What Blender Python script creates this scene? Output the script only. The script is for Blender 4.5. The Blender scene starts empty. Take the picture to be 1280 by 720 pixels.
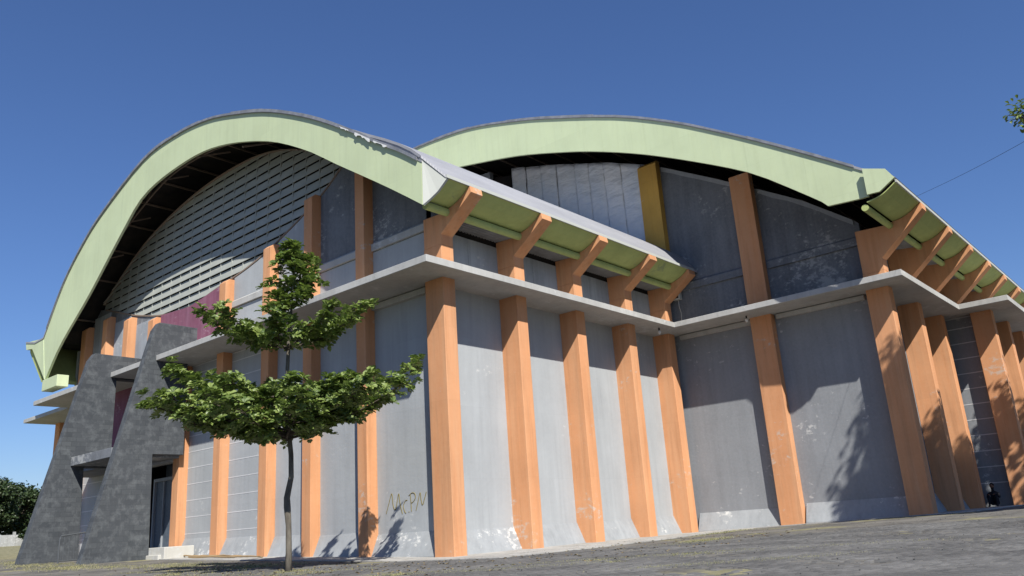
import bpy, bmesh, math, random
import numpy as np
from mathutils import Vector, Matrix
R = math.radians
S = bpy.context.scene
COL = S.collection
random.seed(7)

# ------------------------------------------------------------------ camera
cam_d = bpy.data.cameras.new('camera')
cam = bpy.data.objects.new('camera', cam_d); COL.objects.link(cam)
F_PX, YAW, PIT, ROL = 1014.48, R(40.053), R(16.351), R(-3.855)
CAM = Vector((-18.346, -19.114, 0.8))
fw = Vector((math.cos(PIT)*math.cos(YAW), math.cos(PIT)*math.sin(YAW), math.sin(PIT)))
rt = fw.cross(Vector((0, 0, 1))).normalized(); up = rt.cross(fw)
c_, s_ = math.cos(ROL), math.sin(ROL)
rt2 = rt*c_ + up*s_; up2 = up*c_ - rt*s_
m = Matrix((rt2, up2, -fw)).transposed().to_4x4(); m.translation = CAM
cam.matrix_world = m
cam_d.sensor_width = 36; cam_d.lens = F_PX*36/1280
cam_d.clip_start = 0.1; cam_d.clip_end = 6000
S.camera = cam

# ------------------------------------------------------------------ light
SUN = Vector((-1.0, -1.6, 1.88)).normalized()
world = bpy.data.worlds.new('World'); S.world = world; world.use_nodes = True
nt = world.node_tree; bg = nt.nodes['Background']
sky = nt.nodes.new('ShaderNodeTexSky'); sky.sky_type = 'NISHITA'; sky.sun_disc = False
sky.sun_elevation = math.asin(SUN.z); sky.sun_rotation = math.atan2(SUN.x, SUN.y)
sky.altitude = 100; sky.air_density = 1.25; sky.dust_density = 0.1; sky.ozone_density = 10.0
tint = nt.nodes.new('ShaderNodeMix'); tint.data_type = 'RGBA'; tint.blend_type = 'MULTIPLY'; tint.inputs[0].default_value = 1
tint.inputs[7].default_value = (1.06, 1.03, 1.18, 1)   # white balance of the photograph's sky, the same all over
nt.links.new(sky.outputs[0], tint.inputs[6]); nt.links.new(tint.outputs[2], bg.inputs[0]); bg.inputs[1].default_value = 0.062
ld = bpy.data.lights.new('sun', 'SUN'); ld.energy = 5.0; ld.angle = R(0.5); ld.color = (1, .955, .88)
lo = bpy.data.objects.new('sun', ld); COL.objects.link(lo)
lo.rotation_euler = SUN.to_track_quat('Z', 'Y').to_euler(); lo.location = (0, 0, 40)
S.view_settings.view_transform = 'Standard'; S.view_settings.look = 'None'
S.view_settings.exposure = 0.6; S.view_settings.gamma = 1; S.view_settings.use_curve_mapping = False

# ------------------------------------------------------------------ materials
AL = .81   # common albedo scale of all paints, matched to the exposure
class NB:
    def __init__(s, name):
        s.m = bpy.data.materials.new(name); s.m.use_nodes = True
        s.t = s.m.node_tree; s.b = s.t.nodes['Principled BSDF']
        s.co = s.t.nodes.new('ShaderNodeTexCoord')
    def n(s, k, **kw):
        o = s.t.nodes.new(k)
        for a, b in kw.items():
            if hasattr(o, a): setattr(o, a, b)
            else: o.inputs[a].default_value = b
        return o
    def l(s, a, b): s.t.links.new(a, b)
    def mapping(s, sc, src=None):
        mp = s.n('ShaderNodeMapping'); mp.inputs['Scale'].default_value = sc
        s.l(src or s.co.outputs['Object'], mp.inputs['Vector']); return mp.outputs[0]
    def noise(s, scale, detail=4, sc=(1, 1, 1), rough=.6):
        o = s.n('ShaderNodeTexNoise'); o.inputs['Scale'].default_value = scale
        o.inputs['Detail'].default_value = detail; o.inputs['Roughness'].default_value = rough
        s.l(s.mapping(sc), o.inputs['Vector']); return o.outputs[0]
    def ramp(s, v, a, b, ca=(0, 0, 0, 1), cb=(1, 1, 1, 1)):
        o = s.n('ShaderNodeValToRGB'); e = o.color_ramp.elements
        e[0].position = a; e[1].position = b; e[0].color = ca; e[1].color = cb
        s.l(v, o.inputs[0]); return o.outputs[0]
    def mix(s, f, a, b, mode='MIX'):
        o = s.n('ShaderNodeMix'); o.data_type = 'RGBA'; o.blend_type = mode
        for i, v in ((0, f), (6, a), (7, b)):
            if hasattr(v, 'links') or isinstance(v, bpy.types.NodeSocket): s.l(v, o.inputs[i])
            else: o.inputs[i].default_value = v if i == 0 else tuple(q*AL for q in v[:3])+(1,)
        return o.outputs[2]
    def bump(s, h, st=.3, d=.02):
        o = s.n('ShaderNodeBump'); o.inputs['Strength'].default_value = st; o.inputs['Distance'].default_value = d
        s.l(h, o.inputs['Height']); s.l(o.outputs[0], s.b.inputs['Normal'])
    def out(s, c, rough=.85, spec=.25, metal=0):
        if isinstance(c, bpy.types.NodeSocket): s.l(c, s.b.inputs['Base Color'])
        else: s.b.inputs['Base Color'].default_value = tuple(q*AL for q in c)+(1,)
        s.b.inputs['Roughness'].default_value = rough; s.b.inputs['Specular IOR Level'].default_value = spec
        s.b.inputs['Metallic'].default_value = metal
        return s.m

def mul(c, k): return tuple(min(1, x*k) for x in c)

def plaster(name, c, vary=.18, streak=.25, flake=0.0, flake_c=(.62, .63, .62), light=(.55, .57, .58), dark=None, trowel=.3, rough=.85):
    b = NB(name)
    n1 = b.ramp(b.noise(.55, 6), .3, .72)
    col = b.mix(n1, mul(c, 1-vary), mul(c, 1+vary))
    n2 = b.ramp(b.noise(1.0, 5, (2.6, 2.6, .16)), .42, .78)
    fac = b.n('ShaderNodeMath', operation='MULTIPLY'); b.l(n2, fac.inputs[0]); fac.inputs[1].default_value = streak
    col = b.mix(fac.outputs[0], col, mul(c, 1.45) if dark is None else dark)
    n3 = b.ramp(b.noise(1.3, 6, (3.5, 3.5, .22)), .5, .85)
    f3 = b.n('ShaderNodeMath', operation='MULTIPLY'); b.l(n3, f3.inputs[0]); f3.inputs[1].default_value = streak*1.3
    col = b.mix(f3.outputs[0], col, mul(c, .6))
    pb = b.n('ShaderNodeTexBrick'); pb.inputs['Scale'].default_value = 1; pb.inputs['Brick Width'].default_value = 1.22; pb.inputs['Row Height'].default_value = 2.44
    pb.inputs['Mortar Size'].default_value = .006; pb.inputs['Mortar Smooth'].default_value = .6
    cx = b.n('ShaderNodeCombineXYZ'); sx = b.n('ShaderNodeSeparateXYZ'); b.l(b.co.outputs['Object'], sx.inputs[0])
    aa = b.n('ShaderNodeMath', operation='ADD'); b.l(sx.outputs[0], aa.inputs[0]); b.l(sx.outputs[1], aa.inputs[1]); b.l(aa.outputs[0], cx.inputs[0]); b.l(sx.outputs[2], cx.inputs[1])
    b.l(cx.outputs[0], pb.inputs['Vector'])
    for k_, q_ in (('Color1', .93), ('Color2', 1.0), ('Mortar', .86)): pb.inputs[k_].default_value = (q_, q_, q_, 1)
    col = b.mix(.75, col, pb.outputs[0], 'MULTIPLY')
    fine = b.noise(9, 5)
    col = b.mix(b.ramp(fine, .35, .75), col, b.mix(.12, col, light))
    if flake > -.3:
        a = b.noise(.42, 3); q = b.noise(3.2, 8, (1, 1, 1.5), .72)
        mm = b.n('ShaderNodeMath', operation='MULTIPLY'); b.l(a, mm.inputs[0]); b.l(q, mm.inputs[1])
        fl = b.ramp(mm.outputs[0], .34-flake*.12, .37-flake*.12+.03)
        ff = b.n('ShaderNodeMath', operation='MULTIPLY'); b.l(fl, ff.inputs[0]); ff.inputs[1].default_value = .75
        col = b.mix(ff.outputs[0], col, flake_c)
    b.bump(b.noise(2.2, 8, (1, 1, 1.3), .65), trowel, .03)
    return b.out(col, rough, .25)

M = {}
M['wall'] = plaster('painted_wall', (.413, .437, .452), .07, .24, -.22)
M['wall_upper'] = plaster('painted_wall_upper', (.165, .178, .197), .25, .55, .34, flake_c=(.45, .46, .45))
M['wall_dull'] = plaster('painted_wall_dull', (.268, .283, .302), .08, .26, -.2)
M['skirt'] = plaster('skirt_plaster', (.325, .345, .36), .12, .4, .16, flake_c=(.75, .75, .72))
M['infill'] = plaster('infill_panel', (.33, .36, .395), .2, .6, 0)
M['orange'] = plaster('orange_paint', (.71, .335, .16), .09, .6, -.13, flake_c=(.6, .5, .42), dark=(.72, .43, .25), light=(.8, .5, .3), trowel=.2)
M['orange_dull'] = plaster('orange_paint_dull', (.50, .175, .075), .07, .2, .03, flake_c=(.5, .4, .3), dark=(.55, .30, .17), light=(.6, .35, .2), trowel=.2)
M['yellow'] = plaster('yellow_paint', (.72, .42, .09), .15, .3, .03, dark=(.5, .3, .1), light=(.7, .5, .2))
M['concrete'] = plaster('bare_concrete', (.50, .50, .48), .14, .4, .1, dark=(.33, .32, .30))
M['slate'] = None
M['lime'] = plaster('lime_paint', (.61, .70, .435), .06, .22, -.35, dark=(.56, .66, .46), light=(.68, .74, .6), trowel=.1, rough=.6)
M['green'] = plaster('green_soffit_paint', (.50, .57, .22), .12, .3, -.1, flake_c=(.3, .36, .2), dark=(.3, .38, .13), light=(.42, .5, .22))
M['maroon'] = plaster('maroon_paint', (.26, .095, .15), .2, .5, .3, flake_c=(.5, .36, .42), dark=(.38, .2, .28), light=(.4, .25, .32))
M['white'] = plaster('white_paint', (.62, .61, .56), .08, .3, .1, dark=(.5, .48, .42))
M['white_old'] = plaster('old_white_paint', (.42, .43, .42), .12, .5, .1, dark=(.25, .25, .22))
M['joint'] = plaster('joint_white', (.68, .69, .70), .1, .1, 0)
M['door'] = plaster('door_paint', (.10, .13, .17), .15, .2, 0, rough=.5)

b = NB('slate_cladding')
br = b.n('ShaderNodeTexBrick'); br.inputs['Scale'].default_value = 1
mp = b.n('ShaderNodeCombineXYZ'); sp = b.n('ShaderNodeSeparateXYZ'); b.l(b.co.outputs['Object'], sp.inputs[0])
ad = b.n('ShaderNodeMath', operation='ADD'); b.l(sp.outputs[0], ad.inputs[0]); b.l(sp.outputs[1], ad.inputs[1])
b.l(ad.outputs[0], mp.inputs[0]); b.l(sp.outputs[2], mp.inputs[1]); b.l(mp.outputs[0], br.inputs['Vector'])
br.inputs['Brick Width'].default_value = .42; br.inputs['Row Height'].default_value = .21; br.inputs['Mortar Size'].default_value = .006
br.inputs['Color1'].default_value = (.042, .048, .055, 1); br.inputs['Color2'].default_value = (.075, .083, .09, 1); br.inputs['Mortar'].default_value = (.03, .033, .037, 1)
col = b.mix(b.ramp(b.noise(.9, 7, (1, 1, .7)), .35, .75), br.outputs[0], (.072, .08, .09))
col = b.mix(b.ramp(b.noise(2.6, 9, (1.2, 1.2, 1.0), .72), .48, .82), col, (.17, .185, .195))
b.bump(b.noise(5, 6), .3, .02); M['slate'] = b.out(col, .8, .25)

b = NB('roof_metal')
wv = b.n('ShaderNodeTexWave'); wv.inputs['Scale'].default_value = 5.0; b.l(b.mapping((1, 0, 0)), wv.inputs['Vector'])
col = b.mix(b.ramp(b.noise(.8, 6, (.5, 2, 2)), .35, .75), (.33, .335, .36), (.41, .415, .44))
b.bump(wv.outputs[1], .35, .02); M['metal'] = b.out(col, .55, .4, .1)
b = NB('flashing'); col = b.mix(b.ramp(b.noise(3, 5), .4, .7), (.22, .23, .25), (.36, .37, .4)); M['flash'] = b.out(col, .5, .4, .2)
b = NB('corrugated_soffit')
col = b.mix(b.ramp(b.noise(2, 5), .4, .7), (.26, .25, .25), (.36, .35, .35)); M['corr'] = b.out(col, .6, .3)
M['white_edge'] = NB('white_edge_trim').out((.52, .54, .50), .6)
b = NB('roof_underside'); M['dark'] = b.out(b.mix(b.ramp(b.noise(1.2, 4), .4, .7), (.018, .017, .018), (.04, .034, .03)), .9)  # near-black, also colours the backing sheets that stand in for unlit interior
M['steel'] = NB('rusty_steel').out((.26, .20, .16), .8)
b = NB('louver_paint'); col = b.mix(b.ramp(b.noise(1.1, 6, (1, 1, 2)), .3, .75), (.35, .375, .345), (.46, .475, .435)); M['louver'] = b.out(col, .7)
b = NB('tarp_sheet')
col = b.mix(b.ramp(b.noise(.9, 5, (1, 1.2, .6)), .35, .7), (.76, .82, .90), (.95, .96, .98))
b.bump(b.noise(1.1, 3, (1, 1.0, 2.2), .5), .75, .2); M['sheet'] = b.out(col, .45, .5)
M['graf'] = NB('spray_paint').out((.24, .20, .08), .8)
M['purple'] = plaster('purple_spray', (.10, .06, .26), .2, .3, 0)
M['black'] = NB('black_plastic').out((.02, .02, .022), .6)
M['bulb'] = NB('white_glass').out((.8, .8, .78), .3)

b = NB('paver'); oi = b.n('ShaderNodeObjectInfo')
wn = b.n('ShaderNodeTexWhiteNoise'); wn.noise_dimensions = '3D'
geo = b.n('ShaderNodeNewGeometry')
rnd = geo.outputs['Random Per Island']
wc = b.noise(.35, 5)
pos = b.n('ShaderNodeTexNoise'); pos.inputs['Scale'].default_value = .5; pos.inputs['Detail'].default_value = 6; b.l(geo.outputs['Position'], pos.inputs['Vector'])
col = b.mix(b.ramp(pos.outputs[0], .38, .66), (.085, .084, .083), (.20, .197, .19))
col = b.mix(rnd, b.mix(.5, col, (.085, .085, .083)), b.mix(.4, col, (.22, .215, .205)))
b.bump(b.noise(30, 4), .25, .006); M['paver'] = b.out(col, .9, .2)

b = NB('ground_paving')
P = b.n('ShaderNodeNewGeometry').outputs['Position']
def pn(scale, detail=5, sc=(1, 1, 1)):
    o = b.n('ShaderNodeTexNoise'); o.inputs['Scale'].default_value = scale; o.inputs['Detail'].default_value = detail
    b.l(b.mapping(sc, P), o.inputs['Vector']); return o.outputs[0]
br = b.n('ShaderNodeTexBrick'); br.inputs['Scale'].default_value = 1
b.l(P, br.inputs['Vector'])
br.inputs['Brick Width'].default_value = .21; br.inputs['Row Height'].default_value = .105; br.inputs['Mortar Size'].default_value = .006
br.inputs['Color1'].default_value = (.075, .072, .067, 1); br.inputs['Color2'].default_value = (.135, .13, .12, 1); br.inputs['Mortar'].default_value = (.055, .052, .045, 1)
col = b.mix(b.ramp(pn(.6, 6), .4, .66), br.outputs[0], (.20, .19, .17))
grass = b.mix(b.ramp(pn(3.5, 5), .35, .7), (.17, .165, .09), (.33, .30, .19))
sepp = b.n('ShaderNodeSeparateXYZ'); b.l(P, sepp.inputs[0])
far = b.ramp(sepp.outputs[1], 0, 1)
mr = b.n('ShaderNodeMapRange'); b.l(sepp.outputs[1], mr.inputs[0]); mr.inputs[1].default_value = 26; mr.inputs[2].default_value = 33
gm = b.ramp(pn(.42, 6, (1.0, 1.0, 1)), .56, .63)
mx = b.n('ShaderNodeMath', operation='MAXIMUM'); b.l(gm, mx.inputs[0]); b.l(mr.outputs[0], mx.inputs[1])
col = b.mix(mx.outputs[0], col, grass)
b.bump(pn(12, 5), .3, .01); M['ground'] = b.out(col, .95, .15)
b = NB('dry_grass'); col = b.mix(b.n('ShaderNodeNewGeometry').outputs['Random Per Island'], (.15, .17, .06), (.42, .38, .22)); M['grass'] = b.out(col, .8, .2)

def leafmat(name, c1, c2, tr=.25):
    b = NB(name); r = b.n('ShaderNodeNewGeometry').outputs['Random Per Island']
    col = b.mix(r, c1, c2)
    m_ = b.out(col, .45, .45)
    t = b.n('ShaderNodeBsdfTranslucent'); b.l(b.mix(.5, col, (.2, .32, .03)), t.inputs[0])
    mxs = b.n('ShaderNodeMixShader'); mxs.inputs[0].default_value = tr
    b.l(b.b.outputs[0], mxs.inputs[1]); b.l(t.outputs[0], mxs.inputs[2])
    b.l(mxs.outputs[0], b.t.nodes['Material Output'].inputs[0]); return m_
M['leaf'] = leafmat('almond_leaf', (.085, .145, .035), (.30, .38, .10), .30)
M['leaf_dark'] = leafmat('dense_leaf', (.022, .042, .014), (.055, .085, .028), .12)
M['leaf_pale'] = leafmat('pale_leaf', (.07, .11, .04), (.17, .21, .09), .15)
b = NB('bark'); col = b.mix(b.ramp(b.noise(6, 6, (1, 1, .3)), .35, .7), (.07, .06, .05), (.20, .18, .145)); b.bump(b.noise(14, 5, (1, 1, .4)), .5, .02); M['bark'] = b.out(col, .9)
b = NB('bark_dark'); col = b.mix(b.ramp(b.noise(6, 6, (1, 1, .3)), .35, .7), (.05, .04, .03), (.12, .10, .08)); M['bark_dark'] = b.out(col, .9)
M['bamboo'] = NB('dry_bamboo').out((.34, .24, .13), .7)
M['cloth'] = NB('dark_cloth').out((.02, .022, .028), .9)
M['skin'] = NB('skin').out((.22, .11, .07), .6)
M['hair'] = NB('hair').out((.012, .010, .010), .6)
M['rail'] = NB('galvanised_rail').out((.12, .13, .14), .5, .4, .3)

# ------------------------------------------------------------------ ground height
def sst(a, b, x):
    t = max(0, min(1, (x-a)/(b-a))); return t*t*(3-2*t)
def g(x, y):
    return .028*max(0, min(90, y)) + .022*max(0, min(20, -y))*sst(2, 15, x)

# ------------------------------------------------------------------ mesh helpers
class MB:
    def __init__(s): s.v = []; s.f = []
    def add(s, v, f):
        k = len(s.v); s.v += [tuple(p) for p in v]; s.f += [tuple(i+k for i in q) for q in f]; return s
    def box(s, a, b):
        x0, y0, z0 = a; x1, y1, z1 = b
        return s.add([(x0, y0, z0), (x1, y0, z0), (x1, y1, z0), (x0, y1, z0), (x0, y0, z1), (x1, y0, z1), (x1, y1, z1), (x0, y1, z1)],
                     [(0, 3, 2, 1), (4, 5, 6, 7), (0, 1, 5, 4), (1, 2, 6, 5), (2, 3, 7, 6), (3, 0, 4, 7)])
    def prism(s, pts, axis, a, b):
        def P(p, t):
            return {'x': (t, p[0], p[1]), 'y': (p[0], t, p[1]), 'z': (p[0], p[1], t)}[axis]
        n = len(pts)
        return s.add([P(p, a) for p in pts]+[P(p, b) for p in pts],
                     [tuple(range(n))[::-1], tuple(range(n, 2*n))]+[(i, (i+1) % n, n+(i+1) % n, n+i) for i in range(n)])
    def sheet(s, line, axis, ts, th):
        """thick sheet: profile polyline (2-D) swept along axis between ts, thickness th downwards along normal"""
        n = len(line); off = []
        for i in range(n):
            p = Vector(line[max(0, i-1)]); q = Vector(line[min(n-1, i+1)]); d = (q-p).normalized()
            off.append((line[i][0]+d.y*th, line[i][1]-d.x*th))
        return s.prism(list(line)+off[::-1], axis, ts[0], ts[1])
    def tube(s, pts, rad, n=8):
        if not hasattr(rad, '__len__'): rad = [rad]*len(pts)
        pts = [Vector(p) for p in pts]; k = len(s.v); u = None
        for i, p in enumerate(pts):
            d = (pts[min(len(pts)-1, i+1)]-pts[max(0, i-1)]).normalized()
            if u is None: u = d.orthogonal().normalized()
            u = (u-d*u.dot(d)).normalized(); w = d.cross(u)
            for j in range(n):
                a = 2*math.pi*j/n; s.v.append(tuple(p+(u*math.cos(a)+w*math.sin(a))*rad[i]))
        for i in range(len(pts)-1):
            for j in range(n):
                s.f.append((k+i*n+j, k+i*n+(j+1) % n, k+(i+1)*n+(j+1) % n, k+(i+1)*n+j))
        s.f.append(tuple(k+j for j in range(n))[::-1]); s.f.append(tuple(k+(len(pts)-1)*n+j for j in range(n)))
        return s
    def mesh(s, name, mat, smooth=False):
        me = bpy.data.meshes.new(name); me.from_pydata(s.v, [], s.f); me.materials.append(mat)
        bm = bmesh.new(); bm.from_mesh(me)
        if len(bm.faces) < 4000: bmesh.ops.recalc_face_normals(bm, faces=bm.faces)
        big = [f for f in bm.faces if len(f.verts) > 4]
        if big: bmesh.ops.triangulate(bm, faces=big)
        bm.to_mesh(me); bm.free()
        if smooth: me.polygons.foreach_set('use_smooth', [True]*len(me.polygons))
        return me

def link(name, me, parent=None, loc=None):
    o = bpy.data.objects.new(name, me); COL.objects.link(o)
    if parent:
        o.parent = parent
    if loc is not None: o.location = loc
    elif parent:
        o.location = -root_loc(parent)
    return o
def root_loc(p):
    v = Vector((0, 0, 0))
    while p: v += p.location; p = p.parent
    return v
def obj(name, mb, mat, parent=None, bevel=0, smooth=False):
    o = link(name, mb.mesh(name, mat, smooth), parent)
    if bevel:
        md = o.modifiers.new('bevel', 'BEVEL'); md.width = bevel; md.segments = 2; md.limit_method = 'ANGLE'; md.angle_limit = R(50)
    return o
def empty(name, loc, label, cat, group=None):
    o = bpy.data.objects.new(name, None); COL.objects.link(o); o.location = loc; tag(o, label, cat, group); return o
def tag(o, label, cat, group=None):
    o['label'] = label; o['category'] = cat
    if group: o['group'] = group
def interp(tab, y):
    ys = [t[0] for t in tab]; zs = [t[1] for t in tab]; return float(np.interp(y, ys, zs))
def curve(tab, n):
    """smooth Catmull-Rom resampling of a table (first coordinate ascending)"""
    P = [Vector(p) for p in tab]; out = []
    for i in range(len(P)-1):
        p0, p1, p2, p3 = P[max(0, i-1)], P[i], P[i+1], P[min(len(P)-1, i+2)]
        for k in range(n):
            t = k/n
            out.append(tuple(.5*((2*p1)+(p2-p0)*t+(2*p0-5*p1+4*p2-p3)*t*t+(3*p1-p0-3*p2+p3)*t**3)))
    out.append(tuple(P[-1])); return out

# ------------------------------------------------------------------ ground
def axis(vals):
    return sorted(set(round(v, 3) for v in vals))
xs = axis(list(np.arange(-24, 50, 1.0))+[-3000, -1200, -500, -220, -110, -60, -35, 60, 80, 120, 220, 500, 1200, 3000])
ys = axis(list(np.arange(-24, 40, 1.0))+[-3000, -1200, -500, -220, -110, -60, -35, 45, 52, 60, 70, 80, 90, 110, 160, 300, 700, 3000])
v = [(x, y, g(x, y)) for x in xs for y in ys]; ny = len(ys)
f = [(i*ny+j, (i+1)*ny+j, (i+1)*ny+j+1, i*ny+j+1) for i in range(len(xs)-1) for j in range(ny-1)]
gm_ = MB(); gm_.add(v, f); ground = obj('ground', gm_, M['ground'], smooth=True); ground['kind'] = 'structure'

def strip(mb, x0, x1, y0, y1, h, step=.75):
    nx = max(1, int((x1-x0)/step)); nyy = max(1, int((y1-y0)/step))
    X = [x0+(x1-x0)*i/nx for i in range(nx+1)]; Y = [y0+(y1-y0)*j/nyy for j in range(nyy+1)]
    k = len(mb.v); w = nyy+1
    for x in X:
        for y in Y: mb.v.append((x, y, g(x, y)+h))
    for i in range(nx):
        for j in range(nyy): a = k+i*w+j; mb.f.append((a, a+w, a+w+1, a+1))
    # rim skirt
    rim = [(i, 0) for i in range(nx)]+[(nx, j) for j in range(nyy)]+[(i, nyy) for i in range(nx, 0, -1)]+[(0, j) for j in range(nyy, 0, -1)]
    kk = len(mb.v)
    for i, j in rim: p = mb.v[k+i*w+j]; mb.v.append((p[0], p[1], p[2]-h-.1))
    n = len(rim)
    for q in range(n):
        a = k+rim[q][0]*w+rim[q][1]; c2 = rim[(q+1) % n]; bb = k+c2[0]*w+c2[1]
        mb.f.append((a, kk+q, kk+(q+1) % n, bb))
b = NB('apron_concrete')
P = b.n('ShaderNodeNewGeometry').outputs['Position']
col = b.mix(b.ramp(pn(.7, 6), .35, .7), (.36, .355, .335), (.50, .49, .46))
col = b.mix(b.ramp(pn(3, 7), .55, .7), col, (.24, .23, .20)); b.bump(pn(8, 6), .5, .02); M['apron'] = b.out(col, .95, .15)
mb = MB()
strip(mb, -1.3, .65, .35, 31, .03); strip(mb, -1.3, 14.5, -3.7, .35, .03); strip(mb, 14.5, 15.95, -12.0, .35, .03)
strip(mb, 15.95, 24.6, -12.0, -9.5, .03); strip(mb, 24.6, 46, -13.9, -11.4, .03)
ap = obj('concrete_apron', mb, M['apron']); ap['kind'] = 'structure'

# pavers: the nearest as objects, the rest one mesh
PW, PH = .21, .105
rp = random.Random(3); cells = []
def in_field(x, y):
    if y > -3.8 and x > -1.45: return False
    if x > 14.3 or y > 9: return False
    d = (x+5.2)*.28+(y-2)*1.0
    return True
ix0, ix1 = int(-11.5/PW), int(8/PW)
for i in range(ix0, ix1):
    for j in range(int(-19/PH), int(7/PH)):
        x = i*PW+(j % 2)*PW/2; y = j*PH
        if not in_field(x, y): continue
        p = Vector((x, y, g(x, y)))-CAM; dz = p.dot(fw)
        if dz < 8: continue
        sx = p.dot(rt2)/dz*F_PX; sy = p.dot(up2)/dz*F_PX
        if abs(sx) > 760 or sy < -400 or dz > 24: continue
        # ragged worn areas where the ground shows between the blocks
        nse = math.sin(x*.9+1.3)*math.sin(y*.7+x*.23)+.5*math.sin(x*2.3-y*1.9)
        if nse > .75 and rp.random() < .8: continue
        cells.append((dz, x, y))
cells.sort()
def paver_geo(mb, x, y, z, tz=0, tx=0):
    a = PW/2-.004; c = PH/2-.004; e = .008
    v = [(x+sx*a, y+sy*c, z-.03) for sx, sy in ((-1, -1), (1, -1), (1, 1), (-1, 1))]
    v += [(x+sx*(a-e), y+sy*(c-e), z+sx*tz+sy*tx) for sx, sy in ((-1, -1), (1, -1), (1, 1), (-1, 1))]
    mb.add(v, [(4, 5, 6, 7), (0, 1, 5, 4), (1, 2, 6, 5), (2, 3, 7, 6), (3, 0, 4, 7)])
one = MB(); paver_geo(one, 0, 0, 0); pme = one.mesh('paver', M['paver'])
pav = bpy.data.objects.new('paving', None); COL.objects.link(pav); pav['kind'] = 'structure'; pav.location = (-9, -13, 0)
for dz, x, y in cells[:300]:
    o = link('paver', pme, pav, Vector((x, y, g(x, y)+.014+rp.uniform(-.003, .003)))-pav.location)
    o.rotation_euler = (rp.uniform(-.02, .02), rp.uniform(-.02, .02), rp.uniform(-.02, .02))
mb = MB()
for dz, x, y in cells[300:]:
    paver_geo(mb, x, y, g(x, y)+.014+rp.uniform(-.003, .003), rp.uniform(-.002, .002), rp.uniform(-.0015, .0015))
o = obj('worn_pavers', mb, M['paver'], pav); o['kind'] = 'stuff'

# ------------------------------------------------------------------ THE HALL
hall = empty('sports_hall', (8, 8, 0), 'large grey sports hall with orange columns and two lime green arched roofs', 'building')
H = hall
WA, WB, WC, WD, WF = .6, .3, 15.9, -9.55, -11.45   # wall planes
ZC0, ZC1 = 9.03, 9.27

up1 = [(-1.4, 12.45), (-.45, 13.15), (.86, 14.01), (2.18, 14.93), (4.62, 16.46), (7.39, 17.87), (9.88, 18.8), (12.62, 19.59), (15.62, 19.95), (18.89, 19.80), (23.24, 18.36), (25.53, 17.18), (27.82, 15.45), (30.0, 12.75)]
lo1 = [(-1.37, 10.95), (.48, 12.24), (3.13, 13.99), (5.13, 15.32), (7.94, 16.76), (11.8, 17.95), (15.06, 18.22), (18.64, 17.85), (21.03, 16.4), (24.37, 13.95), (27.58, 11.9), (29.3, 10.2)]
up2_ = [(-11.1, 12.95), (-10.08, 13.68), (-8.93, 14.48), (-7.39, 15.53), (-5.72, 16.62), (-3.51, 17.96), (-.62, 19.41), (3.19, 20.86), (5.3, 21.57), (8.19, 22.37), (10.72, 22.78), (14.3, 23.0)]
lo2 = [(-9.62, 11.93), (-9.47, 12.12), (-8.07, 13.31), (-6.67, 14.39), (-4.41, 15.68), (-1.68, 17.07), (.95, 18.17), (2.87, 18.83), (5.48, 19.61), (8.35, 20.22), (11, 20.68), (14.3, 20.9)]
mir = lambda t: t+[(28.6-a, z) for a, z in t[-2::-1]]
up2f, lo2f = mir(up2_), mir(lo2)
U1 = curve(up1, 4); U2 = curve(up2f, 3); L1 = curve(lo1, 4); L2 = curve(lo2f, 3)

def fascia(upc, loc_, x0, x1, splits, name='fascia_panel'):
    for a, c in zip(splits[:-1], splits[1:]):
        (ua, ub), (la, lb) = (a[0], c[0]), (a[1], c[1])
        us = [(ua+(ub-ua)*t/3) for t in range(4)]; ls = [(la+(lb-la)*t/3) for t in range(4)]
        e = .0015
        if a[0] != splits[0][0]: us[0] += e; ls[0] += e
        if c[0] != splits[-1][0]: us[-1] -= e; ls[-1] -= e
        pts = [(y, interp(upc, y)) for y in us]+[(y, interp(loc_, y)) for y in ls[::-1]]
        m_ = MB(); m_.prism(pts, 'x', x0, x1); obj(name, m_, M['lime'], H)
def splits(u0, u1, l0, l1, n): return [(u0+(u1-u0)*i/n, l0+(l1-l0)*i/n) for i in range(n+1)]
def vs(a, c, n): return [(a+(c-a)*i/n, a+(c-a)*i/n) for i in range(n+1)]
fascia(U1, L1, -1.45, -1.33, [(-1.4, -1.37)]+vs(.9, 28.0, 12)+[(30.0, 29.3)])
fascia(U2, L2, 12.3, 12.42, [(-11.1, -9.62)]+vs(-9.0, 37.6, 20)+[(39.7, 38.22)])
# fascia ends
m_ = MB(); m_.prism([(-11.1, 12.95), (-9.62, 11.93), (-10.86, 11.84), (-11.15, 11.84)], 'x', 12.302, 12.42); obj('fascia_panel', m_, M['lime'], H)
m_ = MB(); m_.prism([(-11.16, 12.9), (-11.16, 11.84), (-11.61, 11.82), (-12.2, 12.19), (-11.95, 12.62)], 'x', 12.08, 12.19); obj('eave_end_cap', m_, M['lime'], H)
m_ = MB(); A0 = [(-1.45, -1.43, 12.6), (-1.43, -1.38, 10.95), (-1.2, -1.5, 11.2), (-1.05, -1.68, 11.42), (-.90, -1.98, 11.82), (-.90, -1.98, 11.92)]
m_.add(A0+[(p[0]+.1, p[1]+.02, p[2]) for p in A0], [(0, 1, 2, 3, 4, 5), (11, 10, 9, 8, 7, 6)]+[(i, (i+1) % 6, 6+(i+1) % 6, 6+i) for i in range(6)]); obj('eave_end_cap', m_, M['white_edge'], H)
m_ = MB(); m_.prism([(30.02, 12.75), (29.32, 10.3), (31.6, 12.45), (32.5, 12.55), (32.7, 13.02)], 'x', -1.47, -1.28); obj('eave_end_cap', m_, M['lime'], H)
m_ = MB(); m_.box((-1.5, 27.4, 9.62), (-.9, 29.45, 10.25)); obj('gutter_box', m_, M['lime'], H, .02)

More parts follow.
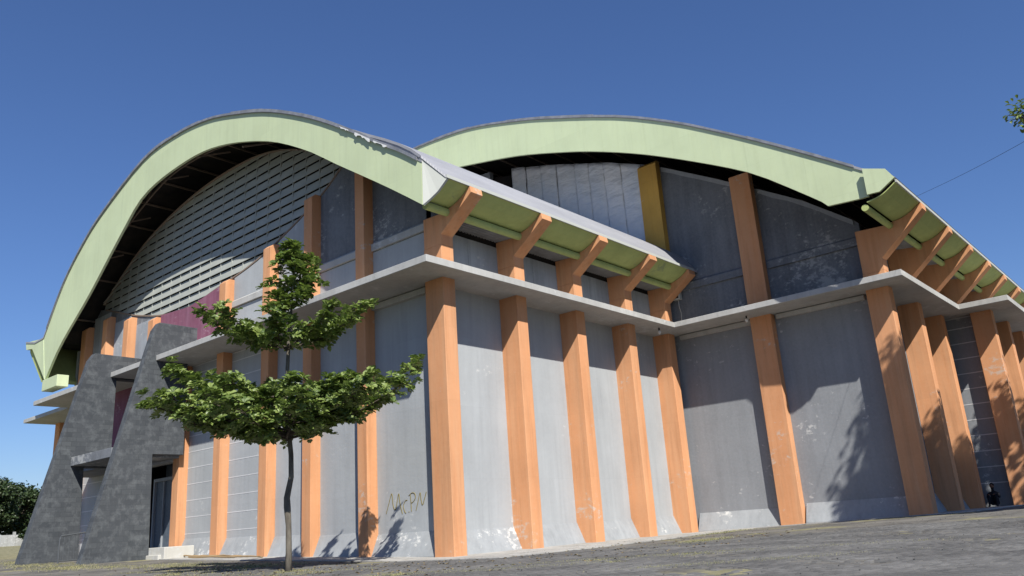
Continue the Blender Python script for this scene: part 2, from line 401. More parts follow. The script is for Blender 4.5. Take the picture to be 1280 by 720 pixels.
# roof sheets
def roof(prof, x0, x1, y0pts, y1pts):
    line = y0pts+prof+y1pts
    m_ = MB(); m_.sheet([(p[0], p[1]+.05) for p in line], 'x', (x0, x1), .09)
    r = obj('roof', m_, M['metal'], H)
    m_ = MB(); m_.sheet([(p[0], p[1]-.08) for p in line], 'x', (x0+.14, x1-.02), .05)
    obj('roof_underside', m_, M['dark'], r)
    return r
R1 = [(-1.42, 12.62), (-1.0, 13.0), (-.4, 13.44), (.3, 13.88), (1.2, 14.4), (2.2, 15.0)]+[p for p in U1 if p[0] > 3]
r1 = roof(R1, -1.50, 15.88, [], [(31.2, 12.72), (32.6, 13.0)])
m_ = MB(); m_.add([(-1.5, -1.42, 12.67), (-.92, -1.98, 11.93), (15.88, -1.98, 11.93), (15.88, -1.42, 12.67), (-1.5, -1.42, 12.58), (-.92, -1.98, 11.84), (15.88, -1.98, 11.84), (15.88, -1.42, 12.58)],
                  [(0, 1, 2, 3), (7, 6, 5, 4), (0, 4, 5, 1), (1, 5, 6, 2), (2, 6, 7, 3), (3, 7, 4, 0)]); obj('roof_edge_sheet', m_, M['metal'], r1)
m_ = MB(); m_.prism([(-1.42, 12.6)]+[(y, z) for y, z in R1[1:6]]+[(y, interp(U1, y)-.02) for y in (2.2, 1.2, .3, -.4, -1.0, -1.42)], 'x', -1.47, -1.40); obj('flashing', m_, M['metal'], r1)
r2 = roof(U2, 12.26, 46, [(-12.2, 12.19), (-11.95, 12.5), (-11.6, 12.66)], [(40.2, 12.5), (40.8, 12.1)])
# metal flashing lengths along the top of each fascia
def flashing(prof, x, n, r, rr):
    k = max(1, len(prof)//n)
    for i in range(0, len(prof)-1, k):
        seg = prof[i:i+k+1]
        if len(seg) < 2: continue
        dz = rr.uniform(-.05, .0)
        m_ = MB(); m_.prism([(p[0], p[1]+.12+dz) for p in seg]+[(p[0], p[1]-.03) for p in seg[::-1]], 'x', x, x+.05)
        obj('flashing', m_, M['flash'], r)
rr = random.Random(5)
flashing(U1[1:-1], -1.53, 11, r1, rr); flashing(U2[1:-1], 12.23, 18, r2, rr)
# damaged torn sheet edge at the right shoulder of the near arch
for (ya, yb, drop) in ((.2, .9, .10), (1.1, 1.9, .16), (2.3, 2.8, .08)):
    m_ = MB(); pts = []
    n = 9
    topl = [(ya+(yb-ya)*i/n, interp(U1, ya+(yb-ya)*i/n)+.03) for i in range(n+1)]
    botl = [(p[0]+rr.uniform(-.03, .03), p[1]-drop*rr.uniform(.25, 1)) for p in topl]
    m_.prism(topl+botl[::-1], 'x', -1.555, -1.54); obj('torn_sheet', m_, M['bulb'], r1)
# purlins and truss bars beneath the overhangs
def purlins(prof, x0, x1, n, r, off=.22):
    for i in range(n):
        y = prof[0][0]+1+(prof[-1][0]-prof[0][0]-2)*i/(n-1); z = interp(prof, y)-off
        m_ = MB(); m_.tube([(x0, y, z), (x1, y, z)], .06, 4); obj('purlin', m_, M['steel'], r)
purlins(U1, -1.2, 15.5, 17, r1); purlins(U2, 12.6, 45, 27, r2)
def truss(prof, xx, r, off=.85):
    m_ = MB(); yy = np.linspace(prof[0][0]+1.5, prof[-1][0]-1.5, 34)
    lowp = [(xx, y, interp(prof, y)-off) for y in yy]; m_.tube(lowp, .05, 4)
    obj('truss_chord', m_, M['steel'], r)
    for k in range(0, 32, 2):
        a = lowp[k]; bq = lowp[k+1]
        m_ = MB(); m_.tube([a, (xx, bq[1], interp(prof, bq[1])-.2)], .035, 4); m_.tube([(xx, bq[1], interp(prof, bq[1])-.2), lowp[k+2]], .035, 4)
        obj('truss_web', m_, M['steel'], r)
truss(U1, -.35, r1); truss(U2, 13.9, r2)
for (y, dy) in ((1, 1.7), (4, 1.7), (8, 1.8), (-3, 1.6)):
    m_ = MB(); m_.tube([(12.5, y, interp(U2, y)-1.7), (15.8, y+dy*.2, interp(U2, y)-.6)], .05, 4); obj('rafter_strut', m_, M['steel'], r2)
for y in (6, 10, 14, 18, 22, 25):
    m_ = MB(); m_.tube([(-1.2, y, interp(U1, y)-1.5), (.5, y, interp(U1, y)-.7)], .045, 4); obj('rafter_strut', m_, M['steel'], r1)

# eaves over B and D
def eave(x0, x1, dy, dz, ridge, prof, roll, corr):
    """soffit, white edge, rolled gutter and corrugated ceiling along a side wall; profile in (y,z) shifted by dy"""
    e = empty('eave', (0, 0, 0), '', ''); del e['label']; del e['category']; e.parent = H; e.location = -H.location
    m_ = MB(); m_.prism([(p[0]+dy, p[1]+dz) for p in prof]+[(p[0]+dy, p[1]+.04+dz) for p in prof[::-1]], 'x', x0, x1)
    obj('soffit', m_, M['green'], e)
    ye, ze = prof[0]
    m_ = MB(); m_.box((x0-.02, ye-.06+dy, ze-.01+dz), (x1, ye-.005+dy, ze+.10+dz)); obj('edge_trim', m_, M['white_edge'], e)
    m_ = MB(); pts = [(roll[0]+dy+roll[2]*math.cos(t*math.pi/8), roll[1]+dz+roll[2]*math.sin(t*math.pi/8)) for t in range(16)]
    m_.prism(pts, 'x', x0+.05, x1); obj('rolled_gutter', m_, M['green'], e)
    (ya, za), (yb, zb) = corr; ya += dy; yb += dy; za += dz; zb += dz
    m_ = MB(); xc = x0+ridge; n = int((x1-xc)/.16)
    for i in range(n):
        xa = xc+i*.16
        m_.add([(xa, ya, za), (xa+.05, ya, za), (xa+.05, yb, zb), (xa, yb, zb)], [(0, 1, 2, 3)])
        m_.add([(xa+.05, ya, za), (xa+.08, ya, za+.045), (xa+.08, yb, zb+.045), (xa+.05, yb, zb)], [(0, 1, 2, 3)])
        m_.add([(xa+.08, ya, za+.045), (xa+.13, ya, za+.045), (xa+.13, yb, zb+.045), (xa+.08, yb, zb+.045)], [(0, 1, 2, 3)])
        m_.add([(xa+.13, ya, za+.045), (xa+.16, ya, za), (xa+.16, yb, zb), (xa+.13, yb, zb+.045)], [(0, 1, 2, 3)])
    obj('corrugated_ceiling', m_, M['corr'], e)
    return e
PB = [(-1.95, 11.86), (-1.75, 11.70), (-1.55, 11.58), (-1.35, 11.49), (-1.2, 11.44), (-.95, 11.38)]
PD = [(-2.3, 11.74), (-2.1, 11.60), (-1.9, 11.47), (-1.7, 11.38), (-1.5, 11.32), (-1.2, 11.28)]
eave(-.9, 15.45, 0, 0, 1.1, PB, (-.88, 11.24, .14), ((-.78, 11.24), (.3, 11.33)))
eave(12.2, 46, -9.87, .3, 3.6, PD, (-1.08, 11.12, .13), ((-.95, 11.13), (.3, 11.28)))
m_ = MB(); m_.prism([(30.3, 10.3), (32.5, 12.4), (32.6, 12.9), (32.4, 12.9), (30.2, 10.5)], 'x', -1.25, 15); obj('soffit', m_, M['green'], H)
BR = [(.3, 10.2), (-.55, 10.2), (-.55, 10.58), (-2.16, 11.55), (-2.26, 11.66), (-2.08, 11.55+.02), (-1.9, 11.42), (-1.5, 11.235), (-1.25, 11.21), (-1.25, 11.0), (-1.08, 10.97), (-.9, 11.02), (-.9, 11.14), (.3, 11.285)]
BRO = [(.3, 10.2), (-.55, 10.2), (-.55, 10.52), (-2.38, 11.50), (-2.38, 11.725), (-2.3, 11.725), (-2.1, 11.585), (-1.9, 11.455), (-1.7, 11.365), (-1.5, 11.305), (-1.2, 11.265), (-.9, 11.20), (.3, 11.26)]
BRD = [(.3, 9.4), (-.55, 9.4), (-.55, 9.9), (-2.38, 11.48)]+BRO[4:]
BR = [(.3, 10.2), (-.55, 10.2), (-.55, 10.56), (-2.06, 11.62), (-2.02, 11.845), (-1.95, 11.845), (-1.75, 11.685), (-1.55, 11.565), (-1.35, 11.475), (-1.2, 11.425), (-.95, 11.365), (-.7, 11.30), (.3, 11.32)]

CW = .58
def side_column(x, dy, dz, base, top=10.2, mat='orange', bracket=True, prof=None):
    prof = prof or BR
    m_ = MB(); m_.box((x, -.55+dy, base), (x+CW, .32+dy, top+dz)); c = obj('column', m_, M[mat], H, .018)
    if bracket:
        m_ = MB(); m_.prism([(p[0]+dy, p[1]+dz) for p in prof], 'x', x+.002, x+CW-.002); obj('bracket', m_, M[mat], H, .015)
    return c
BX = [.15, 3.95, 7.65, 11.45, 14.9]
for x in BX: side_column(x, 0, 0, g(x, -.5)-.1)
DX = [15.5, 19.3, 23.1]
for x in DX: side_column(x-.28 if x < 16 else x, -9.87, .3, g(x, -10)-.1, top=9.4, prof=BRD)
for x in (26.9, 30.7, 34.5, 38.3, 42.1): side_column(x, -9.87, .3, 9.2, top=9.4, prof=BRD)
for x in (24.1, 27.85, 31.6, 35.4, 39.2): side_column(x, -11.75, 0, g(x, -12)-.1, top=9.1, mat='orange', bracket=False)

# columns on faces A and C
def face_column(xf, xb, y0, y1, z0, z1, mat='orange', chamfer=True):
    m_ = MB()
    m_.prism([(xf, z0), (xb, z0), (xb, z1), (xf+.18, z1), (xf, z1-.16)] if chamfer else [(xf, z0), (xb, z0), (xb, z1), (xf, z1)], 'y', y0, y1)
    return obj('column', m_, M[mat], H, .018)
AY = [(3.55, 4.08, 15.3), (6.85, 7.4, 14.5), (9.8, 10.35, 13.15), (13.35, 13.9, 12.45), (16.85, 17.4, 9.15), (20.2, 20.75, 12.15), (23.0, 23.55, 12.75), (25.6, 26.15, 13.35), (28.3, 28.9, 13.3)]
for y0, y1, zt in AY: face_column(.15, WA+.02, y0, y1, 9.15 if 19 < y0 < 28 else g(0, y0)-.1, zt)
face_column(15.5, WC+.02, -5.36, -4.38, -.1, 15.85, chamfer=False)
face_column(15.5, WC+.02, -.66, .42, 11.0, 18.15, 'yellow')
# mirrored wing columns of the big vault
for y in (33, 37.5): face_column(15.5, WC+.02, y, y+.6, 0, 12)

# canopy slab
ring = [(-1.4, 30.75), (-1.4, -1.4), (14.05, -1.4), (14.05, -11.3), (22.7, -11.3), (22.7, -13.3), (46, -13.3), (46, -11.2), (24.75, -11.2), (24.75, -9.4), (16.1, -9.4), (16.1, .5), (.8, .5), (.8, 30.75)]
m_ = MB(); m_.prism(ring, 'z', ZC0, ZC1); canopy = obj('canopy', m_, M['concrete'], H, .012)
# drip fillet against the wall under the slab
for a in (((.42, .62, 8.78), (.595, 3.5, 8.99)), ((.42, 4.1, 8.78), (.595, 6.8, 8.99)), ((15.70, -4.4, 8.80), (15.895, -.7, 8.99)), ((15.70, -9.3, 8.80), (15.895, -5.5, 8.99))):
    m_ = MB(); m_.box(*a); obj('cornice', m_, M['concrete'], H)

# ---- walls
def wall(name, axis, a, b, pts, mat): m_ = MB(); m_.prism(pts, axis, a, b); return obj(name, m_, M[mat], H)
# B wall, one bay at a time, and infill above the canopy
bxs = [(BX[i]+CW-.01, BX[i+1]+.01) for i in range(4)]
m_ = MB(); m_.box((.6, WB, -.5), (15.88, WB+.3, 9.15)); obj('wall', m_, M['wall'], H)
for a, c in bxs:
    m_ = MB(); n = 2
    for i in range(n):
        xa = a+(c-a)*i/n+.006; xb = a+(c-a)*(i+1)/n-.006
        q = MB(); q.box((xa, WB-.02, ZC1-.02), (xb, WB+.04, 11.12)); obj('infill_panel', q, M['infill'], H)
m_ = MB(); m_.box((.6, WB+.06, 9.2), (15.88, WB+.3, 12.3)); obj('dark_backing', m_, M['dark'], H)  # near-black sheet, darkness of the gap under the eave put into its colour
def skirt_b(x0, x1, yw, zt=.78):
    m_ = MB(); z = g((x0+x1)/2, yw)
    za, zb = g(x0, yw-.3)-.1, g(x1, yw-.3)-.1
    m_.prism([(yw+.01, -.3), (yw-.36, -.3), (yw-.35, z+.02), (yw-.012, z+zt), (yw+.01, z+zt)], 'x', x0, x1); obj('base_skirt', m_, M['skirt'], H)
def skirt_a(y0, y1, xw, zt=.78):
    z = g(xw, (y0+y1)/2)
    m_ = MB(); m_.prism([(xw+.01, -.3), (xw-.36, -.3), (xw-.35, z+.02), (xw-.012, z+zt), (xw+.01, z+zt)], 'y', y0, y1); obj('base_skirt', m_, M['skirt'], H)
for a, c in bxs: skirt_b(a, c, WB)
# A wall: plain bays then panelled bays
def panels_a(y0, y1, xw, z0, step, zmax, matp, zb):
    backm = MB(); backm.box((xw+.012, y0, zb), (xw+.25, y1, zmax+.05)); obj('wall', backm, M['joint'], H)
    z = z0; prev = zb
    while prev < zmax-.05:
        zt = min(z, zmax)
        m_ = MB(); m_.box((xw, y0+.003, prev+.022), (xw+.011, y1-.003, zt-.022)); obj('wall_panel', m_, M[matp], H)
        m_ = MB(); m_.box((xw-.006, y0+.003, zt-.02), (xw+.0115, y1-.003, zt+.02)); obj('joint_strip', m_, M['joint'], H)
        prev = zt; z += step
m_ = MB(); m_.prism([(-.0, -.5), (9.85, -.5), (9.85, 9.15), (-.0, 9.15)], 'x', WA, WA+.3); obj('wall', m_, M['wall'], H)
for y0, y1 in ((10.3, 13.4), (13.88, 16.87)): panels_a(y0, y1, WA, 1.42, .72, 9.0, 'wall', .3)
for y0, y1 in ((21.5, 25.0), (25.0, 28.35), (28.85, 30.3)): panels_a(y0, y1, WA, 1.6, .72, 9.0 if y0 > 28.4 else 4.9, 'wall', .5)
for y0, y1 in ((.3, 3.56), (4.07, 6.86), (7.39, 9.81), (10.34, 13.36), (13.89, 16.86)): skirt_a(y0, y1, WA)
# entrance bay: maroon wall above a recessed door
m_ = MB(); m_.box((WA-.02, 16.9, 4.95), (WA+.25, 28.25, 9.12)); obj('wall', m_, M['maroon'], H)['label'] = 'maroon painted wall over the entrance'
m_ = MB(); m_.box((WA+1.3, 16.9, 0), (WA+1.5, 21.5, 4.95)); obj('wall', m_, M['door'], H)
m_ = MB(); m_.box((WA-.1, 17.4, 4.72), (WA+.3, 21.4, 4.95)); obj('lintel', m_, M['concrete'], H)
door = MB(); door.box((WA+.22, 18.5, g(0, 18)+.4), (WA+.28, 20.2, 3.95)); dr = obj('door', door, M['door'], H, .01)
for a in (((WA+.12, 18.38, .9), (WA+.3, 18.5, 4.1)), ((WA+.12, 20.2, .9), (WA+.3, 20.32, 4.1)), ((WA+.12, 18.5, 3.95), (WA+.3, 20.2, 4.1)), ((WA+.14, 19.32, .9), (WA+.215, 19.4, 3.94))):
    m_ = MB(); m_.box(*a); obj('door_frame', m_, M['infill'], dr)
m_ = MB(); m_.box((WA+.30, 17.0, .5), (WA+.45, 18.38, 4.9)); obj('side_panel', m_, M['door'], H)
# A gable wall above the canopy
louL = [(5.3, 15.4), (6.97, 14.43), (9.8, 13.4), (12.1, 12.8), (14.9, 12.4), (17.3, 12.08), (20.0, 12.25), (22.2, 12.68), (24.1, 13.18), (26.96, 14.06)]
louU = [(5.0, 15.5), (6.37, 16.33), (9.91, 17.76), (13.24, 18.27), (17.75, 18.06), (22.8, 16.87), (27.4, 14.5)]
LL = curve(louL, 4); LU = curve(louU, 4)
top = [(-.2, interp(U1, -.2)-1.0)]+[(y, interp(U1, y)-1.05) for y in (1, 2, 3, 4, 4.9)]
poly = top+LL+[(27.6, 14.2), (28.6, 13.4), (29.6, 12.0), (30.2, 11.3), (30.2, ZC1-.05), (-.2, ZC1-.05)]
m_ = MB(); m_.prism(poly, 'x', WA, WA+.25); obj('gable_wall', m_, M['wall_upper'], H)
# lighter lower band (drip ledge and wall strip) between the columns
segs = [(.35, 3.54), (4.09, 6.84), (7.41, 9.79), (10.36, 13.34)]
for y0, y1 in segs:
    m_ = MB(); m_.box((WA-.03, y0, ZC1-.02), (WA+.01, y1, 11.08)); obj('wall_panel', m_, M['wall'], H)
    m_ = MB(); m_.prism([(WA+.01, 11.12), (WA-.12, 11.12), (WA-.12, 11.38), (WA+.01, 11.5)], 'y', y0, y1); obj('ledge', m_, M['concrete'], H)
for y0, y1 in ((20.8, 22.95), (23.6, 25.55), (26.2, 28.25)):
    m_ = MB(); m_.box((WA-.05, y0+.05, ZC1-.02), (WA+.01, y1-.05, min(interp(LL, y0), interp(LL, y1))-.06)); obj('wall_panel', m_, M['infill'], H)
m_ = MB(); m_.prism([(13.95, 9.3), (13.95, 12.5), (15.4, 12.3), (17.3, 12.06), (20.15, 12.25), (20.15, 9.3)], 'x', WA-.09, WA-.055); obj('wall_panel', m_, M['maroon'], H)['label'] = 'maroon panel below the louvres'

for y0, y1 in ((7.42, 9.78), (10.37, 13.33)):
    ys_ = [y0+(y1-y0)*k/5 for k in range(6)]
    m_ = MB(); m_.prism([(y0, 11.46), (y1, 11.46)]+[(y, interp(LL, y)-.07) for y in ys_[::-1]], 'x', WA-.03, WA-.002); obj('wall_panel', m_, M['wall'], H)  # lighter overlay, sunlit tone of these gable bays put into the colour
# louvre screen: tilted blades, clipped to the lens shaped opening
scr = bpy.data.objects.new('louver_screen', None); COL.objects.link(scr); scr.parent = H; scr.location = -H.location
pitch, NC = .435, 23
ycols = [5.1+(27.3-5.1)*i/NC for i in range(NC+1)]
zr = 11.9
while zr < 18.4:
    for a, c in zip(ycols[:-1], ycols[1:]):
        a2, c2 = a+.008, c-.008
        def cl(y, z):
            return max(interp(LL, y)+.02, min(interp(LU, y)-.02, z))
        zt = zr+pitch-.034
        pa = [cl(a2, zr), cl(a2, zt)]; pc = [cl(c2, zr), cl(c2, zt)]
        if (pa[1]-pa[0]) < .04 and (pc[1]-pc[0]) < .04: continue
        def xx(z): return WA+.02+.10*(z-zr)/pitch
        v = [(xx(pa[0]), a2, pa[0]), (xx(pc[0]), c2, pc[0]), (xx(pc[1]), c2, pc[1]), (xx(pa[1]), a2, pa[1])]
        v2 = [(p[0]+.025, p[1], p[2]) for p in v]
        m_ = MB(); m_.add(v+v2, [(0, 1, 2, 3), (7, 6, 5, 4), (0, 4, 5, 1), (1, 5, 6, 2), (2, 6, 7, 3), (3, 7, 4, 0)])
        obj('louver_blade', m_, M['louver'], scr)
    zr += pitch
for y in ycols[1:-1]:
    m_ = MB(); m_.box((WA+.05, y-.02, interp(LL, y)), (WA+.16, y+.02, interp(LU, y))); obj('mullion', m_, M['louver'], scr)
m_ = MB(); m_.prism([(p[0], p[1]) for p in LU]+[(p[0], p[1]-.05) for p in LU[::-1]], 'x', WA-.02, WA+.2); obj('louver_frame', m_, M['steel'], scr)
m_ = MB(); m_.prism([(p[0], p[1]+.04) for p in LL]+[(p[0], p[1]-.03) for p in LL[::-1]], 'x', WA-.05, WA+.2); obj('louver_frame', m_, M['steel'], scr)
m_ = MB(); m_.prism(LU[::-1]+LL, 'x', WA+.3, WA+.35); obj('dark_backing', m_, M['dark'], H)  # near-black sheet behind the blades stands in for the unlit interior

# C wall
topC = [(-9.6, 12.1), (-9.52, 12.2), (-7.36, 13.88), (-3.78, 16.07), (-.47, 17.96), (.42, 18.4), (2.36, 19.2), (5.53, 20.23), (9.05, 21.23), (10.84, 21.6), (14.3, 21.9), (20, 21.3), (28, 18.5), (33, 16), (38.15, 12.2)]
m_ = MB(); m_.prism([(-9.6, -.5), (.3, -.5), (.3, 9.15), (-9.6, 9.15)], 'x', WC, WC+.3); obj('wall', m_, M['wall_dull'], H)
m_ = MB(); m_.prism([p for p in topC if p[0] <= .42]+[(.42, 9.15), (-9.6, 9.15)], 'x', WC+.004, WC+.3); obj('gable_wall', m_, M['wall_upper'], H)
m_ = MB(); m_.prism([p for p in topC if p[0] >= 10.8]+[(38.15, 0), (10.84, 0)], 'x', WC+.004, WC+.3); obj('gable_wall', m_, M['infill'], H)
m_ = MB(); m_.prism([(.45, 11), (.45, 18.2), (2.3, 18.9), (9.05, 20.9), (10.8, 21.3), (10.8, 11)], 'x', WC+.35, WC+.4); obj('dark_backing', m_, M['dark'], H)  # shade of the open bay painted as a near-black sheet
for y0, y1 in ((-9.5, -5.45), (-4.43, -.7)):
    m_ = MB(); m_.prism([(WC+.01, 11.15), (WC-.10, 11.15), (WC-.10, 11.48), (WC+.01, 11.58)], 'y', y0, y1); obj('ledge', m_, M['wall_upper'], H)
for y0, y1 in ((-9.5, -5.45), (-4.43, -.5)): skirt_a(y0, y1, WC)
for y0, y1 in ((-9.4, -5.5), (-4.3, -.75)):
    ys_ = [y0+(y1-y0)*k/6 for k in range(7)]
    m_ = MB(); m_.prism([(y, interp(topC, y)+.01) for y in ys_]+[(y, interp(topC, y)-.22-.05*math.sin(y*5)) for y in ys_[::-1]], 'x', WC-.05, WC+.0); obj('peeling_edge_strip', m_, M['skirt'], H)
# hanging sheets on the C gable
sy = [.44, 1.63, 2.67, 3.65, 4.56, 5.83, 6.91, 8.03, 9.05]
rs = random.Random(11)
for a, c in zip(sy[:-1], sy[1:]):
    m_ = MB(); nyy, nz = 10, 34; z0 = 10.9; k = 0
    ph = rs.uniform(0, 6); off = rs.uniform(-.05, .03); vv = []
    for j in range(nz+1):
        for i in range(nyy+1):
            y = a-.012+(c-a+.024)*i/nyy
            zt = interp(topC, y)-.02; z = z0+(zt-z0)*j/nz
            w = .008*math.sin(z*4.3+y*3.2+ph)+.005*math.sin(z*9.1-y*6+ph*2)+.03*math.sin((i/nyy)*math.pi)
            vv.append((WC+.0-w+off, y+.008*math.sin(z*5+ph)*(1 if i in (0, nyy) else 0), z))
    ff = [(j*(nyy+1)+i, j*(nyy+1)+i+1, (j+1)*(nyy+1)+i+1, (j+1)*(nyy+1)+i) for j in range(nz) for i in range(nyy)]
    m_.add(vv, ff); o = obj('cladding_sheet', m_, M['sheet'], H, smooth=True)
    md = o.modifiers.new('thick', 'SOLIDIFY'); md.thickness = .006

m_ = MB(); m_.prism([(29.2, 3.9), (29.5, 3.7), (30.4, 3.8), (31.2, 4.3), (31.3, 5.6), (30.9, 6.5), (30.2, 6.3), (29.6, 6.6), (29.3, 5.5)], 'y', WF-.03, WF-.022); obj('graffiti', m_, M['purple'], H)['label'] = 'purple sprayed patch'
# D / E / F walls
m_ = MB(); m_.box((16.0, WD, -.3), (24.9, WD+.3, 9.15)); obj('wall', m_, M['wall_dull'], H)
m_ = MB(); m_.box((16.0, WD-.0, 9.15), (46, WD+.3, 11.5)); obj('wall', m_, M['infill'], H)
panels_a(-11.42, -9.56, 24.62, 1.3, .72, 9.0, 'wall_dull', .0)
for xa in (24.7, 28.4, 32.2, 36.0, 39.8):
    z = .9; prev = 0
    m_ = MB(); m_.box((xa, WF, -.3), (xa+3.8, WF+.25, 9.15)); obj('wall', m_, M['wall_dull'], H)
    while z < 9:
        m_ = MB(); m_.box((xa+.01, WF-.02, z-.02), (xa+3.15, WF+.003, z+.02)); obj('joint_strip', m_, M['joint'], H); z += .72
for x0, x1 in ((16.07, 19.31), (19.87, 23.11)): skirt_b(x0, x1, WD)
for x0, x1 in ((24.67, 27.86), (28.42, 31.6)): skirt_b(x0, x1, WF)
# far sides (plain closing walls)
m_ = MB(); m_.box((WA, 30.2, 0), (15.8, 30.5, 12.3)); obj('wall', m_, M['wall'], H)
m_ = MB(); m_.box((15.9, 38.1, 0), (46, 38.4, 12.3)); obj('wall', m_, M['wall'], H)
m_ = MB(); m_.prism([(y, z-.15) for y, z in U2 if -9.5 < y < 38.2]+[(38.2, 0), (-9.5, 0)], 'x', 45.4, 45.7); obj('wall', m_, M['wall'], H)
# low porch beyond the left end
m_ = MB(); m_.box((2.9, 31.3, .5), (12, 37.4, 9.0)); obj('wall', m_, M['wall'], H)
m_ = MB(); m_.prism([(.5, 30.9), (.5, 37.7), (12.5, 37.7), (12.5, 30.9)], 'z', ZC0, ZC1-.01); obj('canopy', m_, M['concrete'], H, .012)
m_ = MB(); m_.box((2.25, 36.6, .5), (2.85, 37.3, 9.05)); obj('column', m_, M['orange'], H, .018)
m_ = MB(); m_.box((2.25, 32.6, .5), (2.85, 33.3, 9.05)); obj('column', m_, M['orange'], H, .018)

# entrance pylons (slanting fins)
def fin(pts, y0, y1):
    m_ = MB(); m_.prism(pts, 'y', y0, y1); return obj('entrance_fin', m_, M['slate'], H, .02)
fin([(-4.05, .2), (-1.55, 10.45), (-1.33, 10.82), (.58, 10.80), (.58, 9.3), (.12, 9.3), (.12, 4.86), (-1.3, 4.86), (-1.2, .2)], 16.4, 16.83)
fin([(-4.75, .3), (-2.42, 9.78), (-2.2, 10.13), (.58, 10.1), (.58, 8.95), (-1.1, 8.95), (-1.1, 4.7), (-2.3, 4.7), (-2.2, .3)], 21.0, 21.45)
m_ = MB(); m_.box((-2.9, 16.84, 4.76), (.14, 20.98, 5.16)); obj('door_canopy', m_, M['wall_upper'], H, .015)
m_ = MB(); m_.box((-1.2, 21.46, 4.78), (.57, 27.2, 5.14)); obj('door_canopy', m_, M['wall_upper'], H, .015)  # unseen length added behind the left fin to shade the wall below
# steps
st = MB(); st.box((-1.35, 15.3, .2), (.1, 16.38, .62)); obj('step', st, M['white'], H, .02)
st = MB(); st.box((-1.22, 15.05, .2), (.1, 17.6, .92)); obj('step', st, M['white'], H, .02)

# graffiti strokes on the last bay of wall A
gf = [[(3.11, 1.50), (2.95, 1.85), (2.80, 2.15), (2.74, 1.75), (2.62, 1.62), (2.45, 2.12), (2.40, 1.85), (2.28, 1.45)],
      [(2.02, 1.88), (2.12, 1.86), (2.22, 1.70), (2.16, 1.52), (2.10, 1.46)], [(1.96, 1.50), (1.93, 1.49)],
      [(1.86, 2.06), (1.84, 1.80), (1.83, 1.50)], [(1.94, 2.02), (1.78, 2.10), (1.64, 2.06), (1.62, 1.92), (1.74, 1.80), (1.84, 1.78)],
      [(1.60, 1.52), (1.50, 1.78), (1.38, 2.08), (1.34, 1.85), (1.28, 1.68), (1.16, 1.9), (1.08, 2.08)]]
m_ = MB()
for s in gf:
    pts = curve(s, 4) if len(s) > 2 else s
    m_.tube([(WA-.003, p[0], p[1]) for p in pts], .015, 5)
obj('graffiti', m_, M['graf'], H)

# ------------------------------------------------------------------ fittings on the hall
def bulb(x, y, label):
    t = empty('ceiling_lamp', (x, y, ZC0), label, 'lamp', 'small lamps under the concrete canopy')
    m_ = MB(); m_.tube([(x, y, ZC0), (x, y, ZC0-.12)], .035, 8); obj('lamp_holder', m_, M['black'], t)
    m_ = MB(); m_.tube([(x, y, ZC0-.12), (x, y, ZC0-.16), (x, y, ZC0-.24), (x, y, ZC0-.30)], [.03, .07, .075, .02], 10); obj('lamp_bulb', m_, M['bulb'], t, smooth=True)
bulb(14.9, -4.5, 'white bulb under the canopy beside the orange column of the recessed grey wall')
bulb(13.5, -.9, 'small lamp under the canopy at the inner corner of the walls')
bulb(-.7, 18.8, 'small lamp under the canopy between the two slanting entrance fins')
t = empty('floodlight_box', (15.7, -.55, 10.5), 'small white floodlight box fixed in the corner under the last eave bracket', 'light fixture')
m_ = MB(); m_.box((15.62, -1.0, 10.75), (15.88, -.6, 11.15)); obj('housing', m_, M['white'], t, .02)
m_ = MB(); m_.box((15.60, -.94, 10.81), (15.625, -.66, 11.09)); obj('glass', m_, M['black'], t)
m_ = MB(); m_.tube([(15.85, -.8, 10.75), (15.8, -.82, 10.45), (15.88, -.85, 10.1), (15.87, -.8, 9.4)], .02, 5); obj('cable', m_, M['white'], t)

# overhead wire to the eave
a = Vector((14.6, -12.3, 12.05)); d = Vector((13.0, -16.43, 12.61)); e_ = Vector((-1.5, -19.5, 7.5))
q0 = a; q1 = Vector((4.04, -17.0, 9.4))
pts = []
A_ = Vector((14.6, -12.25, 12.1)); B_ = Vector((-1.2, -19.7, 7.8))
for i in range(25):
    tt = i/24; p = A_.lerp(B_, tt); p.z -= .12*math.sin(math.pi*tt); pts.append(p)
m_ = MB(); m_.tube(pts, .0055, 5); w = obj('overhead_wire', m_, M['black']); tag(w, 'thin dark wire strung through the sky to the right hand eave', 'wire')

